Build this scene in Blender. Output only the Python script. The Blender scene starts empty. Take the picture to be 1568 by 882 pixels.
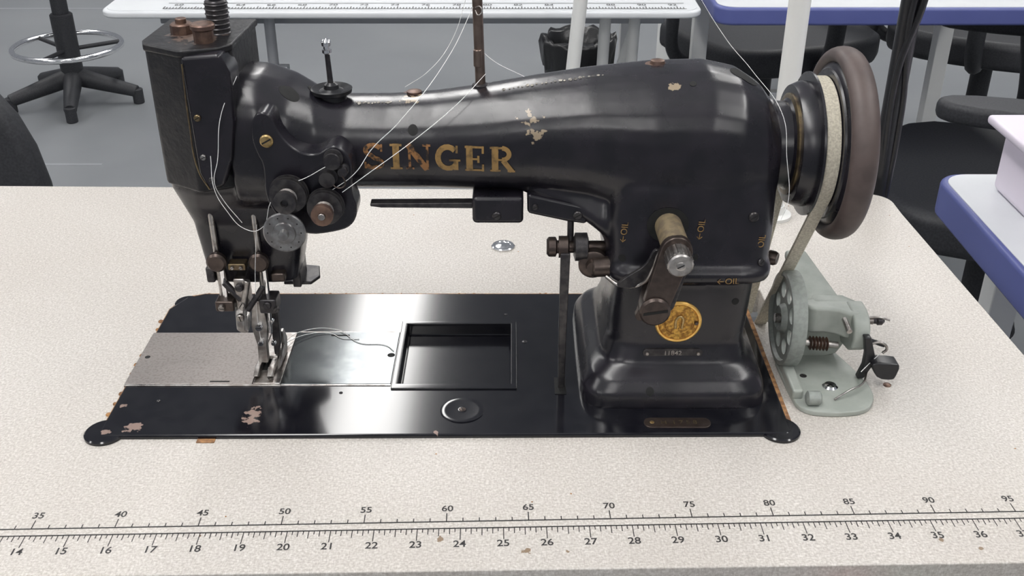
import bpy, bmesh, math, random
from mathutils import Vector, Matrix
from mathutils.bvhtree import BVHTree
random.seed(3)
# ---- all helper coordinates are centimetres, z=0 is the work table top (0.75 m above floor)
def P(x,y,z): return Vector((x*.01, y*.01, z*.01+.75))
scene=bpy.context.scene
col=scene.collection

# ------------------------------------------------------------------ materials
def mat(name,c1,rough=.5,metal=0,c2=None,scale=300,detail=4,lo=.4,hi=.6,bump=0,bscale=None,coat=0,rvar=0,spec=.5):
    m=bpy.data.materials.new(name); m.use_nodes=True
    nt=m.node_tree; N=nt.nodes; L=nt.links; b=N['Principled BSDF']
    b.inputs['Base Color'].default_value=(*c1,1); b.inputs['Roughness'].default_value=rough
    b.inputs['Metallic'].default_value=metal; b.inputs['Coat Weight'].default_value=coat
    b.inputs['Coat Roughness'].default_value=.12
    b.inputs['Specular IOR Level'].default_value=spec
    tc=N.new('ShaderNodeTexCoord'); no=N.new('ShaderNodeTexNoise'); no.inputs['Scale'].default_value=scale; no.inputs['Detail'].default_value=detail
    L.new(tc.outputs['Object'],no.inputs['Vector'])
    if c2 is None: c2=tuple(min(1,v*1.18+.002) for v in c1)
    cr=N.new('ShaderNodeValToRGB'); cr.color_ramp.elements[0].position=lo; cr.color_ramp.elements[1].position=hi
    cr.color_ramp.elements[0].color=(*c1,1); cr.color_ramp.elements[1].color=(*c2,1)
    L.new(no.outputs['Fac'],cr.inputs['Fac']); L.new(cr.outputs['Color'],b.inputs['Base Color'])
    if rvar:
        mr=N.new('ShaderNodeMapRange'); mr.inputs['From Min'].default_value=.3; mr.inputs['From Max'].default_value=.7
        mr.inputs['To Min'].default_value=max(0,rough-rvar); mr.inputs['To Max'].default_value=rough+rvar
        n2=N.new('ShaderNodeTexNoise'); n2.inputs['Scale'].default_value=40; n2.inputs['Detail'].default_value=6
        L.new(tc.outputs['Object'],n2.inputs['Vector']); L.new(n2.outputs['Fac'],mr.inputs['Value']); L.new(mr.outputs['Result'],b.inputs['Roughness'])
    if bump:
        bn=N.new('ShaderNodeBump'); bn.inputs['Strength'].default_value=bump; bn.inputs['Distance'].default_value=.001
        n3=N.new('ShaderNodeTexNoise'); n3.inputs['Scale'].default_value=bscale or scale; n3.inputs['Detail'].default_value=3
        L.new(tc.outputs['Object'],n3.inputs['Vector']); L.new(n3.outputs['Fac'],bn.inputs['Height']); L.new(bn.outputs['Normal'],b.inputs['Normal'])
    return m
def add_chips(m,centres,chipcol,nscale=250,rough=.6):
    """worn-through paint patches: (x,y,z,radius) in cm, broken up with noise"""
    nt=m.node_tree;N=nt.nodes;L=nt.links;b=N['Principled BSDF']
    src=b.inputs['Base Color'].links[0].from_socket
    tc=N.new('ShaderNodeTexCoord')
    no=N.new('ShaderNodeTexNoise'); no.inputs['Scale'].default_value=nscale; no.inputs['Detail'].default_value=5
    L.new(tc.outputs['Object'],no.inputs['Vector'])
    acc=None
    for (x,y,z,r) in centres:
        p=P(x,y,z)
        d=N.new('ShaderNodeVectorMath'); d.operation='DISTANCE'; d.inputs[1].default_value=p
        L.new(tc.outputs['Object'],d.inputs[0])
        mr=N.new('ShaderNodeMapRange'); mr.inputs['From Min'].default_value=0; mr.inputs['From Max'].default_value=r*.01
        mr.inputs['To Min'].default_value=.32; mr.inputs['To Max'].default_value=-.25
        L.new(d.outputs['Value'],mr.inputs['Value'])
        if acc is None: acc=mr.outputs['Result']
        else:
            mx=N.new('ShaderNodeMath'); mx.operation='MAXIMUM'; L.new(acc,mx.inputs[0]); L.new(mr.outputs['Result'],mx.inputs[1]); acc=mx.outputs[0]
    ad=N.new('ShaderNodeMath'); ad.operation='ADD'; L.new(acc,ad.inputs[0]); L.new(no.outputs['Fac'],ad.inputs[1])
    st=N.new('ShaderNodeMapRange'); st.inputs['From Min'].default_value=.57; st.inputs['From Max'].default_value=.61; L.new(ad.outputs[0],st.inputs['Value'])
    mix=N.new('ShaderNodeMix'); mix.data_type='RGBA'; L.new(st.outputs['Result'],mix.inputs['Factor'])
    L.new(src,mix.inputs[6]); mix.inputs[7].default_value=(*chipcol,1)
    L.new(mix.outputs[2],b.inputs['Base Color'])

M={}
M['enamel']=mat('black_enamel',(.009,.0085,.012),.27,c2=(.015,.013,.018),scale=60,rvar=.03,bump=.08,bscale=90,spec=.6)
add_chips(M['enamel'],[(1.0,62.9,20.1,1.5),(1.8,62.8,20.1,.9),(1.5,62.7,19.0,1.1),(10.2,64.0,21.6,.9),(-6.5,66,20.3,1.3)],(.30,.235,.16))
M['enamel2']=mat('black_enamel_worn',(.008,.008,.010),.38,c2=(.016,.015,.016),scale=120,rvar=.05,bump=.35,bscale=260,spec=.45)
add_chips(M['enamel2'],[(-20,66,24.3,3.2)],(.12,.085,.07))
M['bed']=mat('bed_enamel',(.005,.005,.008),.13,c2=(.009,.009,.012),scale=90,bump=0,spec=.6)
add_chips(M['bed'],[(-25.3,57.5,.3,1.1),(-27,57,.3,.7),(-17.6,59.2,.3,1.2),(-17.7,58.2,.3,1.0),(-5,56.9,.3,.5),(-26.8,60,.3,.5)],(.28,.20,.17))
M['black']=mat('black_paint',(.010,.010,.012),.32,scale=200)
M['blackmetal']=mat('blackened_steel',(.045,.042,.046),.33,.6,c2=(.08,.075,.075),scale=200)
M['steel']=mat('worn_steel',(.52,.50,.48),.32,1,c2=(.32,.29,.27),scale=150,rvar=.08)
M['plate']=mat('dull_steel_plate',(.33,.30,.285),.38,.75,c2=(.23,.20,.185),scale=520,lo=.45,hi=.75,rvar=.05)
M['darkplate']=mat('dark_polished_plate',(.06,.066,.07),.14,.8,c2=(.085,.093,.095),scale=60)
M['chrome']=mat('chrome',(.8,.8,.81),.12,1)
M['disc']=mat('grey_disc',(.32,.32,.32),.35,.8,c2=(.22,.21,.21),scale=200)
M['rust']=mat('bronzed_steel',(.125,.098,.085),.34,.8,c2=(.08,.062,.056),scale=200,lo=.3,hi=.7)
M['copper']=mat('brown_lacquered_steel',(.22,.14,.105),.4,.7,c2=(.14,.09,.075),scale=200)
M['rod']=mat('aged_rod_steel',(.28,.215,.18),.34,.85,c2=(.17,.125,.105),scale=120,lo=.3,hi=.7)
M['brass']=mat('brass',(.6,.43,.2),.35,.9,c2=(.38,.26,.11),scale=300)
M['dullbrass']=mat('dull_brass',(.26,.20,.11),.35,.9,c2=(.16,.12,.08),scale=200)
M['gold']=mat('gold_transfer',(.33,.20,.07),.4,.1,c2=(.09,.06,.03),scale=200,lo=.5,hi=.72)
M['goldworn']=mat('gold_transfer_worn',(.31,.15,.055),.4,.1,c2=(.03,.022,.018),scale=260,lo=.47,hi=.60)
M['paleworn']=mat('pale_transfer',(.36,.33,.28),.5,0,c2=(.05,.045,.04),scale=260)
M['medal']=mat('medallion_gold',(.80,.46,.10),.38,.6,c2=(.38,.18,.04),scale=420,bump=1,bscale=380)
M['medalrim']=mat('medallion_rim',(.85,.52,.15),.3,.75)
M['dark']=mat('dark_hole',(.003,.003,.003),.7)
M['cork']=mat('cork_gasket',(.42,.22,.09),.8,c2=(.18,.09,.045),scale=180)
M['rubber']=mat('brown_rubber_rim',(.100,.074,.068),.50,c2=(.078,.058,.054),scale=80)
M['belt']=mat('woven_belt',(.72,.67,.55),.8,c2=(.56,.51,.41),scale=700,bump=.6,bscale=900)
M['thread']=mat('white_thread',(.82,.81,.80),.7)
M['leather']=mat('leather_roller',(.20,.155,.09),.6,c2=(.13,.10,.065),scale=200)
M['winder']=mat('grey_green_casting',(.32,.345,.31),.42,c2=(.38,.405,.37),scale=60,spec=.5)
M['winderd']=mat('grey_green_dark',(.25,.27,.25),.45)  # darker grey-green tone of the friction wheel and trip roller
M['ink']=mat('ruler_ink',(.03,.028,.028),.6)
M['white']=mat('white_paint',(.78,.78,.76),.45,c2=(.76,.76,.74),scale=20)
M['bgtop']=mat('grey_laminate',(.70,.72,.74),.4,c2=(.72,.74,.76),scale=20)
M['greymetal']=mat('grey_metal',(.36,.37,.39),.4,.3,c2=(.38,.39,.41),scale=20)
M['blueedge']=mat('blue_edge',(.095,.115,.32),.4,c2=(.10,.12,.33),scale=20)
M['lilac']=mat('lilac_plastic',(.80,.73,.83),.35,c2=(.81,.74,.84),scale=20)
M['chair']=mat('chair_black',(.022,.023,.027),.55,c2=(.034,.035,.04),scale=300)
M['bag']=mat('bin_bag',(.012,.012,.013),.3,bump=1,bscale=60)
M['red']=mat('red_fabric',(.5,.03,.03),.7); M['green']=mat('green_fabric',(.03,.22,.10),.7)

def laminate():
    m=mat('speckled_laminate',(.545,.51,.47),.36,c2=(.745,.715,.675),scale=620,detail=4,lo=.34,hi=.66,bump=.3,bscale=800)
    nt=m.node_tree;N=nt.nodes;L=nt.links;b=N['Principled BSDF']; src=b.inputs['Base Color'].links[0].from_socket
    tc=N.new('ShaderNodeTexCoord'); acc=src
    for sc,lo in (((240,1500,400),.84),((1500,260,400),.87),((7,7,7),.94)):
        mp=N.new('ShaderNodeMapping'); mp.inputs['Scale'].default_value=sc
        L.new(tc.outputs['Object'],mp.inputs['Vector']); no=N.new('ShaderNodeTexNoise'); no.inputs['Scale'].default_value=1; no.inputs['Detail'].default_value=2
        L.new(mp.outputs['Vector'],no.inputs['Vector'])
        cr=N.new('ShaderNodeValToRGB'); cr.color_ramp.elements[0].position=.35; cr.color_ramp.elements[1].position=.65
        cr.color_ramp.elements[0].color=(lo,lo*.99,lo*.98,1); cr.color_ramp.elements[1].color=(1,1,1,1); L.new(no.outputs['Fac'],cr.inputs['Fac'])
        mx=N.new('ShaderNodeMix'); mx.data_type='RGBA'; mx.blend_type='MULTIPLY'; mx.inputs['Factor'].default_value=1
        L.new(acc,mx.inputs[6]); L.new(cr.outputs['Color'],mx.inputs[7]); acc=mx.outputs[2]
    L.new(acc,b.inputs['Base Color'])
    add_chips(m,[(-4.2,46.9,0,.5),(.9,46.0,0,.6),(3.2,45.9,-.1,.3),(25,46.9,0,.4),(27,46.2,0,.3)],(.25,.18,.12),nscale=300)
    return m
M['lam']=laminate()
M['floor']=mat('polished_concrete',(.205,.215,.225),.33,c2=(.26,.27,.28),scale=1.6,detail=8,lo=.3,hi=.7)
def emis(name,c,s):
    m=bpy.data.materials.new(name); m.use_nodes=True; b=m.node_tree.nodes['Principled BSDF']
    b.inputs['Emission Color'].default_value=(*c,1); b.inputs['Emission Strength'].default_value=s; b.inputs['Base Color'].default_value=(.9,.9,.9,1); return m
M['tube']=emis('light_diffuser',(1,.985,.965),15)

# ------------------------------------------------------------------ geometry helpers
def empty(name,loc=(0,0,0)):
    o=bpy.data.objects.new(name,None); o.empty_display_size=.05; col.objects.link(o); return o
def mk(name,verts,faces,m,parent=None,smooth=False,bevel=0,cm=True,seg=2):
    me=bpy.data.meshes.new(name)
    me.from_pydata([P(*v) for v in verts] if cm else verts,[],faces); me.update()
    bm=bmesh.new(); bm.from_mesh(me); bmesh.ops.recalc_face_normals(bm,faces=bm.faces); bm.to_mesh(me); bm.free()
    o=bpy.data.objects.new(name,me); col.objects.link(o)
    if m: me.materials.append(M[m] if isinstance(m,str) else m)
    if parent: o.parent=parent
    if smooth:
        for p in me.polygons: p.use_smooth=True
    if bevel:
        b=o.modifiers.new('bevel','BEVEL'); b.width=bevel*.01; b.segments=seg; b.limit_method='ANGLE'; b.angle_limit=.6
        for p in me.polygons: p.use_smooth=True
        w=o.modifiers.new('wn','WEIGHTED_NORMAL'); w.keep_sharp=True
    return o
def box(name,x0,x1,y0,y1,z0,z1,m,parent=None,bevel=.1,seg=2):
    v=[(x,y,z) for z in (z0,z1) for y in (y0,y1) for x in (x0,x1)]
    f=[(0,2,3,1),(4,5,7,6),(0,1,5,4),(2,6,7,3),(0,4,6,2),(1,3,7,5)]
    return mk(name,v,f,m,parent,bevel=bevel,seg=seg)
def prism(name,pts,a0,a1,m,parent=None,axis='z',bevel=.08,seg=2):
    """extrude 2d polygon. axis z: pts=(x,y); axis y: pts=(x,z); axis x: pts=(y,z)"""
    def T(p,a):
        if axis=='z': return (p[0],p[1],a)
        if axis=='y': return (p[0],a,p[1])
        return (a,p[0],p[1])
    n=len(pts); v=[T(p,a0) for p in pts]+[T(p,a1) for p in pts]
    f=[tuple(range(n)),tuple(range(2*n-1,n-1,-1))]+[(i,(i+1)%n,n+(i+1)%n,n+i) for i in range(n)]
    return mk(name,v,f,m,parent,bevel=bevel,seg=seg)
def frame(d):
    d=Vector(d).normalized(); a=Vector((0,0,1)) if abs(d.z)<.9 else Vector((1,0,0))
    u=d.cross(a).normalized(); return d,u,d.cross(u)
def lathe(name,o,d,prof,m,parent=None,seg=40,smooth=True):
    """prof: list of (t along axis, radius)"""
    d,u,w=frame(d); o=Vector(o); v=[];f=[]
    for t,r in prof:
        for i in range(seg):
            a=2*math.pi*i/seg; v.append(o+d*t+(u*math.cos(a)+w*math.sin(a))*max(r,.0001))
    for j in range(len(prof)-1):
        for i in range(seg):
            k=(i+1)%seg; f.append((j*seg+i,j*seg+k,(j+1)*seg+k,(j+1)*seg+i))
    f.append(tuple(range(seg))); f.append(tuple(range((len(prof)-1)*seg,len(prof)*seg)))
    ob=mk(name,v,f,m,parent)
    if smooth:
        me=ob.data
        for p in me.polygons: p.use_smooth=True
        e=ob.modifiers.new('es','EDGE_SPLIT'); e.split_angle=.6
    return ob
def cyl(name,a,b,r,m,parent=None,r2=None,seg=24,ch=.12):
    a=Vector(a);b=Vector(b);L=(b-a).length; r2=r if r2 is None else r2; c=min(r,r2)*ch
    return lathe(name,a,b-a,[(0,r-c),(c,r),(L-c,r2),(L,r2-c)],m,parent,seg)
def tube(name,pts,r,m,parent=None,smooth=True,cyclic=False):
    cu=bpy.data.curves.new(name,'CURVE'); cu.dimensions='3D'; cu.bevel_depth=r*.01; cu.bevel_resolution=3; cu.use_fill_caps=True
    if smooth:
        s=cu.splines.new('BEZIER'); s.bezier_points.add(len(pts)-1)
        for p,q in zip(s.bezier_points,pts): p.co=P(*q); p.handle_left_type=p.handle_right_type='AUTO'
    else:
        s=cu.splines.new('POLY'); s.points.add(len(pts)-1)
        for p,q in zip(s.points,pts): p.co=(*P(*q),1)
    s.use_cyclic_u=cyclic
    o=bpy.data.objects.new(name,cu); col.objects.link(o); cu.materials.append(M[m])
    if parent: o.parent=parent
    return o
def smoothpoly(p,it=2):
    for _ in range(it):
        q=[]
        for i in range(len(p)):
            a=p[i];b=p[(i+1)%len(p)]; q.append((.75*a[0]+.25*b[0],.75*a[1]+.25*b[1])); q.append((.25*a[0]+.75*b[0],.25*a[1]+.75*b[1]))
        p=q
    return p
def sgnpow(c,e): return math.copysign(abs(c)**e,c)
def loft(sections,axis,seg=32):
    """closed loft; sections: (t, c1,c2, r1,r2, n)"""
    v=[];f=[]
    for (t,c1,c2,r1,r2,n) in sections:
        for i in range(seg):
            a=2*math.pi*i/seg; p=c1+r1*sgnpow(math.cos(a),2/n); q=c2+r2*sgnpow(math.sin(a),2/n)
            v.append((t,p,q) if axis=='x' else (p,q,t))
    for j in range(len(sections)-1):
        for i in range(seg):
            k=(i+1)%seg; f.append((j*seg+i,j*seg+k,(j+1)*seg+k,(j+1)*seg+i))
    f.append(tuple(range(seg))[::-1]); f.append(tuple(range((len(sections)-1)*seg,len(sections)*seg)))
    return v,f
def lx(X,zt,zb,ry,cy,n): return (X,cy,(zt+zb)/2,ry,(zt-zb)/2,n)
def lz(Z,x0,x1,y0,y1,n): return (Z,(x0+x1)/2,(y0+y1)/2,(x1-x0)/2,(y1-y0)/2,n)
def merged(name,parts,m,parent,voxel=.18,smooth=8):
    V=[];F=[]
    for v,f in parts:
        o=len(V); V+=v; F+=[tuple(i+o for i in q) for q in f]
    ob=mk(name,V,F,m,parent)
    r=ob.modifiers.new('remesh','REMESH'); r.mode='VOXEL'; r.voxel_size=voxel*.01
    s=ob.modifiers.new('smooth','SMOOTH'); s.iterations=smooth; s.factor=.5
    dg=bpy.context.evaluated_depsgraph_get(); me=bpy.data.meshes.new_from_object(ob.evaluated_get(dg))
    ob.modifiers.clear(); ob.data=me; me.name=name
    if not me.materials: me.materials.append(M[m])
    for p in me.polygons: p.use_smooth=True
    return ob
def boolean(ob,cut,op='DIFFERENCE'):
    m=ob.modifiers.new('b','BOOLEAN'); m.operation=op; m.object=cut; m.solver='EXACT'
    dg=bpy.context.evaluated_depsgraph_get(); me=bpy.data.meshes.new_from_object(ob.evaluated_get(dg)); ob.modifiers.clear(); ob.data=me
    bpy.data.objects.remove(cut,do_unlink=True)
def cutter(name,x0,x1,y0,y1,z0,z1): return box(name,x0,x1,y0,y1,z0,z1,None,None,0)

# ================================================================== SEWING MACHINE
SM=empty('industrial_sewing_machine')
arm=[lx(-17.9,22.3,13.0,3.9,66.6,2.8),lx(-16,22.1,13.0,4.0,66.6,2.8),lx(-14.2,21.5,13.2,3.8,66.6,2.6),lx(-12.6,20.6,13.8,3.3,66.6,2.3),
     lx(-10.8,20.2,14.1,3.1,66.6,2.2),lx(-8,20.2,14.1,3.2,66.6,2.2),lx(-5,20.4,14.1,3.3,66.6,2.2),lx(-2,20.8,14.0,3.6,66.6,2.2),
     lx(1.5,21.4,13.9,3.9,66.6,2.2),lx(5,21.9,13.5,4.3,66.6,2.3),lx(9,22.3,12,4.8,66.6,2.4),lx(12.5,22.35,12,5.0,66.6,2.5),
     lx(14.6,21.9,12,4.9,66.6,2.5),lx(16.2,20.9,12.2,4.4,66.6,2.4),lx(17.2,19.6,13.2,3.6,66.6,2.3)]
pillar=[lz(.1,4.7,17.7,59.5,74,8),lz(1.3,4.8,17.6,59.7,74,8),lz(2.2,5.3,17.2,60.2,73.6,7),lz(2.9,6.2,16.5,61.1,73,6),lz(4.2,6.6,16.2,61.6,72.3,6),
        lz(9.0,6.9,16.5,61.7,71.5,6),lz(9.25,6.3,17.2,60.9,71.5,7),lz(9.9,6.2,17.3,60.8,71.6,7),lz(10.5,6.2,17.2,61.2,71.4,6),lz(13,6.1,17.3,61.5,71.4,6),
        lz(15.5,6.3,17.3,61.7,71.3,5),lz(18,7,16.9,62.5,70.8,4),lz(20,8,15.8,63.8,69.6,3)]
fillet=[lz(10.9,6.3,11,62.2,71,5),lz(12,5.6,11,62.3,71,5),lz(13,4.2,11,62.6,70.8,5),lz(13.9,1.8,11,63,70.4,4),lz(14.8,-.5,11,63.4,70,4)]
lower=[lz(6.8,-21.4,-15.2,65.6,69.4,5),lz(8,-21.6,-14.9,65.4,69.6,5),lz(11.5,-22.0,-14.2,65.2,69.8,5),lz(13,-22.4,-13.4,64.6,70,5),lz(14.6,-22.8,-12.7,63.6,70,4),lz(17,-22.7,-12.9,63.2,70,4),lz(19,-22,-14,63.4,70,4)]
body=merged('cast_arm_and_pillar',[loft(arm,'x'),loft(pillar,'z'),loft(fillet,'z'),loft(lower,'z')],'enamel',SM,voxel=.17,smooth=7)
bvh=BVHTree.FromObject(body,bpy.context.evaluated_depsgraph_get())
def front(x,z):
    h=bvh.ray_cast(P(x,30,z),Vector((0,1,0)))
    return h[0].y*100 if h[0] is not None else None
def top(x,y):
    h=bvh.ray_cast(P(x,y,40),Vector((0,0,-1)))
    return (h[0].z-.75)*100 if h[0] is not None else None
def frontn(x,z):
    h=bvh.ray_cast(P(x,30,z),Vector((0,1,0))); return h[1] if h[0] is not None else Vector((0,-1,0))
def discmesh(name,fn,cx,cy_,rx,ry,m,n=28,rings=3):
    v=[fn(cx,cy_)];f=[]
    for j in range(1,rings+1):
        for i in range(n):
            a=2*math.pi*i/n; v.append(fn(cx+rx*j/rings*math.cos(a),cy_+ry*j/rings*math.sin(a)))
    for i in range(n): f.append((0,1+i,1+(i+1)%n))
    for j in range(rings-1):
        for i in range(n):
            k=(i+1)%n; f.append((1+j*n+i,1+j*n+k,1+(j+1)*n+k,1+(j+1)*n+i))
    return mk(name,v,f,m,SM,smooth=True)
def disc_front(name,x,z,rx,rz,m,off=.03):
    y0=front(x,z) or 62
    return discmesh(name,lambda a,b:(a,(front(a,b) or y0)-off,b),x,z,rx,rz,m)
def disc_top(name,x,y,rx,ry,m,off=.03):
    return discmesh(name,lambda a,b:(a,b,(top(a,b) or 20)+off),x,y,rx,ry,m)
def screw(name,pos,nrm,r,h=.15,m='steel',slot=True,parent=SM,ang=.5):
    d=Vector(nrm).normalized(); o=Vector(pos)
    s=lathe(name,o-d*.1,d,[(0,r),(h*.6+.1,r),(h+.1,r*.8),(h+.1,.001)],m,parent,24)
    if slot:
        _,u,w=frame(d); a=u*math.cos(ang)+w*math.sin(ang); b=d.cross(a); c=o+d*(h+.006)
        q=[c+a*r*.78+b*r*.12,c-a*r*.78+b*r*.12,c-a*r*.78-b*r*.12,c+a*r*.78-b*r*.12]
        mk(name+'_slot',q,[(0,1,2,3)],'dark',parent)
    return s
def fscrew(name,x,z,r,**k): return screw(name,(x,front(x,z) or 62,z),frontn(x,z),r,**k)

# ---- lettering (thick/thin serif strokes laid onto the casting)
def ribbon(verts,faces,pts,w,conf):
    P2=[]
    for a,b in zip(pts[:-1],pts[1:]):
        n=max(1,int(math.dist(a,b)/.12))
        for i in range(n): P2.append((a[0]+(b[0]-a[0])*i/n,a[1]+(b[1]-a[1])*i/n))
    P2.append(pts[-1]); base=len(verts); N=3
    for i,p in enumerate(P2):
        a=P2[max(0,i-1)]; b=P2[min(len(P2)-1,i+1)]; dx,dz=b[0]-a[0],b[1]-a[1]; l=math.hypot(dx,dz) or 1
        for j in range(N+1):
            s=(j/N-.5)*w; x=p[0]-dz/l*s; z=p[1]+dx/l*s; verts.append((x,conf(x,z),z))
    for i in range(len(P2)-1):
        for j in range(N):
            q=base+i*(N+1)+j; faces.append((q,q+1,q+N+2,q+N+1))
lcount=[0]
def conf(x,z): return (front(x,z) or 63)-.035-.004*lcount[0]
def arc(cx,cz,rx,rz,a0,a1,n=14): return [(cx+rx*math.cos(math.radians(a0+(a1-a0)*i/n)),cz+rz*math.sin(math.radians(a0+(a1-a0)*i/n))) for i in range(n+1)]
def letter(name,strokes,x0,w,m):
    z0,h=16.35,1.75; v=[];f=[]; lcount[0]=0
    for pts,t in strokes:
        pp=[(x0+p[0]*w,z0+p[1]*h) for p in pts]
        ribbon(v,f,pp,t,conf); lcount[0]+=1
    mk(name,v,f,m,SM)
TH,TN,SF=.42,.16,.14
letter('letter_s',[(arc(.5,.745,.34,.185,25,250,18)+arc(.5,.255,.36,.19,80,-155,18),.30),([(.86,.97),(.86,.70)],SF),([(.13,.30),(.13,.03)],SF)],-9.6,1.45,'goldworn')
letter('letter_i',[([(.5,.0),(.5,1)],TH),([(.05,.05),(.95,.05)],SF),([(.05,.95),(.95,.95)],SF)],-7.85,.85,'gold')
letter('letter_n',[([(.15,0),(.15,1)],TN),([(.1,1),(.85,0)],TH),([(.87,0),(.87,1)],TN),([(0,.05),(.32,.05)],SF),([(.68,.95),(1,.95)],SF)],-6.8,1.6,'goldworn')
letter('letter_g',[(arc(.5,.5,.4,.42,45,325),.36),([(.82,.02),(.82,.42)],.3),([(.55,.42),(1,.42)],SF),([(.86,.98),(.86,.7)],SF)],-4.9,1.6,'gold')
letter('letter_e',[([(.22,0),(.22,1)],TH),([(0,.05),(.9,.05)],SF),([(0,.95),(.9,.95)],SF),([(.22,.5),(.68,.5)],SF),([(.88,0),(.88,.3)],SF),([(.88,1),(.88,.72)],SF),([(.66,.36),(.66,.64)],SF)],-3.0,1.3,'gold')
letter('letter_r',[([(.2,0),(.2,1)],TH),([(0,.05),(.42,.05)],SF),([(0,.95),(.5,.95)],SF),([(.2,.5),(.5,.5)],SF),(arc(.48,.73,.28,.22,90,-90),.3),([(.52,.48),(.88,.03)],.34),([(.7,.04),(1,.04)],SF)],-1.4,1.6,'gold')

# faint remains of the transfer along the back edge of the arm
v=[];f=[]
random.seed(8)
for i in range(34):
    x=-10.0+i*.2 if i<12 else -.5+(i-12)*.3
    x+=random.uniform(-.05,.05); y=65.6+random.uniform(-.08,.08); s=random.uniform(.03,.10)
    n=len(v); a=random.uniform(0,3.1)
    for k in range(5):
        xx=x+s*1.5*math.cos(a+k*1.257); yy=y+s*2*math.sin(a+k*1.257); v.append((xx,yy,(top(xx,yy) or 20)+.025))
    f.append(tuple(range(n,n+5)))
mk('faded_border',v,f,'paleworn',SM)

# ---- holes / screws in arm
disc_top('oil_hole_head',-14.1,64.6,.62,.5,'dark'); disc_top('oil_hole_head_rear',-12.9,66.3,.3,.3,'dark')
disc_front('oil_hole_side',-15.1,20.4,.35,.3,'dark'); disc_front('oil_hole_arm',-6.3,18.9,.32,.32,'dark')
disc_top('oil_hole_rear',14.9,66.2,.9,1.0,'dark'); disc_top('oil_hole_top',11.3,64,.22,.2,'dark')
fscrew('pillar_screw_1',15.5,13.8,.33,m='blackmetal'); fscrew('pillar_screw_3',16.3,10.6,.26,m='blackmetal')
disc_front('pillar_hole_1',15.0,7.5,.24,.24,'dark'); disc_front('pillar_hole_2',9.4,1.55,.28,.28,'dark')
disc_front('pillar_hole_3',7.2,10.9,.25,.25,'dark'); disc_front('pillar_hole_4',11.9,11.1,.2,.2,'dark')
# medallion, number plate
y=front(11.25,6)
lathe('medallion',(11.25,y+.05,6.0),(0,-1,0),[(0,1.58),(.1,1.58),(.16,1.5),(.16,1.38),(.1,1.34)],'medalrim',SM,48)
lathe('medallion_face',(11.25,y-.03,6.0),(0,-1,0),[(0,1.36),(.08,1.3),(.1,.95),(.14,.9),(.12,.001)],'medal',SM,48)
tube('medallion_emblem',[(11.05,y-.2,5.6),(11.15,y-.2,6.4),(11.4,y-.2,6.5),(11.5,y-.2,5.6)],.09,'brass',SM)
screw('medallion_pin',(12.45,y-.13,6),(0,-1,0),.14,slot=False,m='rust')
y=front(11,3.75)
pts=[(9.25+.3*math.cos(a),3.7+.3*math.sin(a)) for a in [math.pi/2+i*math.pi/8 for i in range(9)]]+[(12.75+.3*math.cos(a),3.7+.3*math.sin(a)) for a in [-math.pi/2+i*math.pi/8 for i in range(9)]]
prism('number_plate',pts,y-.1,y+.2,'blackmetal',SM,'y',.03)
screw('number_plate_pin_1',(9.25,y-.1,3.7),(0,-1,0),.13,slot=False); screw('number_plate_pin_2',(12.75,y-.1,3.7),(0,-1,0),.13,slot=False)
def text(name,s,size,m,parent,M4,extrude=.0,align='CENTER',fat=0):
    cu=bpy.data.curves.new(name,'FONT'); cu.body=s; cu.size=size*.01; cu.align_x=align; cu.align_y='CENTER'; cu.extrude=extrude*.01; cu.offset=fat*.01
    o=bpy.data.objects.new(name,cu); col.objects.link(o); cu.materials.append(M[m]); o.matrix_world=M4; 
    if parent: o.parent=parent
    return o
def standing(x,y,z,roll=0): return Matrix.Translation(P(x,y,z))@Matrix.Rotation(math.radians(90),4,'X')@Matrix.Rotation(math.radians(roll),4,'Z')
def flat(x,y,z,roll=0): return Matrix.Translation(P(x,y,z))@Matrix.Rotation(math.radians(roll),4,'Z')
text('number_plate_text','11842',.5,'steel',SM,standing(11,y-.13,3.7),.01)
for i,(x,z,r,s) in enumerate([(7.25,12.7,85,'\u2190OIL'),(12.15,13.0,85,'\u2190OIL'),(16.2,12.1,85,'OIL'),(14.1,9.55,2,'\u2190OIL')]):
    text('oil_mark_%d'%i,s,.6,'gold',SM,standing(x,(front(x,z) or 61)-.09,z,r),.005)

# ---- end case (left)
prism('face_end_case',[(-22.9,65.0),(-22.6,64.2),(-20.2,62.7),(-19.8,62.7),(-18.0,63.4),(-17.3,64.2),(-17.0,70),(-22.6,70)],15.0,24.2,'enamel2',SM,'z',.22,3)
prism('face_end_lid',[(-23.0,65.0),(-22.7,64.1),(-20.2,62.6),(-19.8,62.6),(-17.9,63.3),(-17.2,64.1),(-16.9,70.1),(-22.7,70.1)],23.9,24.35,'enamel2',SM,'z',.12,3)
prism('face_end_plate',[(-20.0,24.0),(-17.6,24.2),(-17.1,23.0),(-17.2,20.0),(-17.6,17.5),(-18.4,15.6),(-19.4,15.2),(-19.9,16.5)],62.4,64.8,'enamel',SM,'y',.25,3)
tube('face_end_seam',[(-19.9,62.35,23.6),(-20.0,62.35,20),(-19.85,62.35,16.6),(-19.35,62.4,15.4)],.05,'dullbrass',SM)
screw('end_case_screw_1',(-19.45,62.4,20.2),(0,-1,0),.22,m='dullbrass'); screw('end_case_screw_2',(-19.45,62.4,17.6),(0,-1,0),.2,m='steel')
screw('end_case_screw_3',(-19.1,62.45,16.0),(0,-1,0),.25,m='blackmetal')
cyl('end_case_nut_1',(-20.9,66.6,24.0),(-20.9,66.6,25.0),.72,'copper',SM,seg=10); cyl('end_case_nut_1_stud',(-20.9,66.6,24.8),(-20.9,66.6,25.3),.35,'copper',SM)
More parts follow.
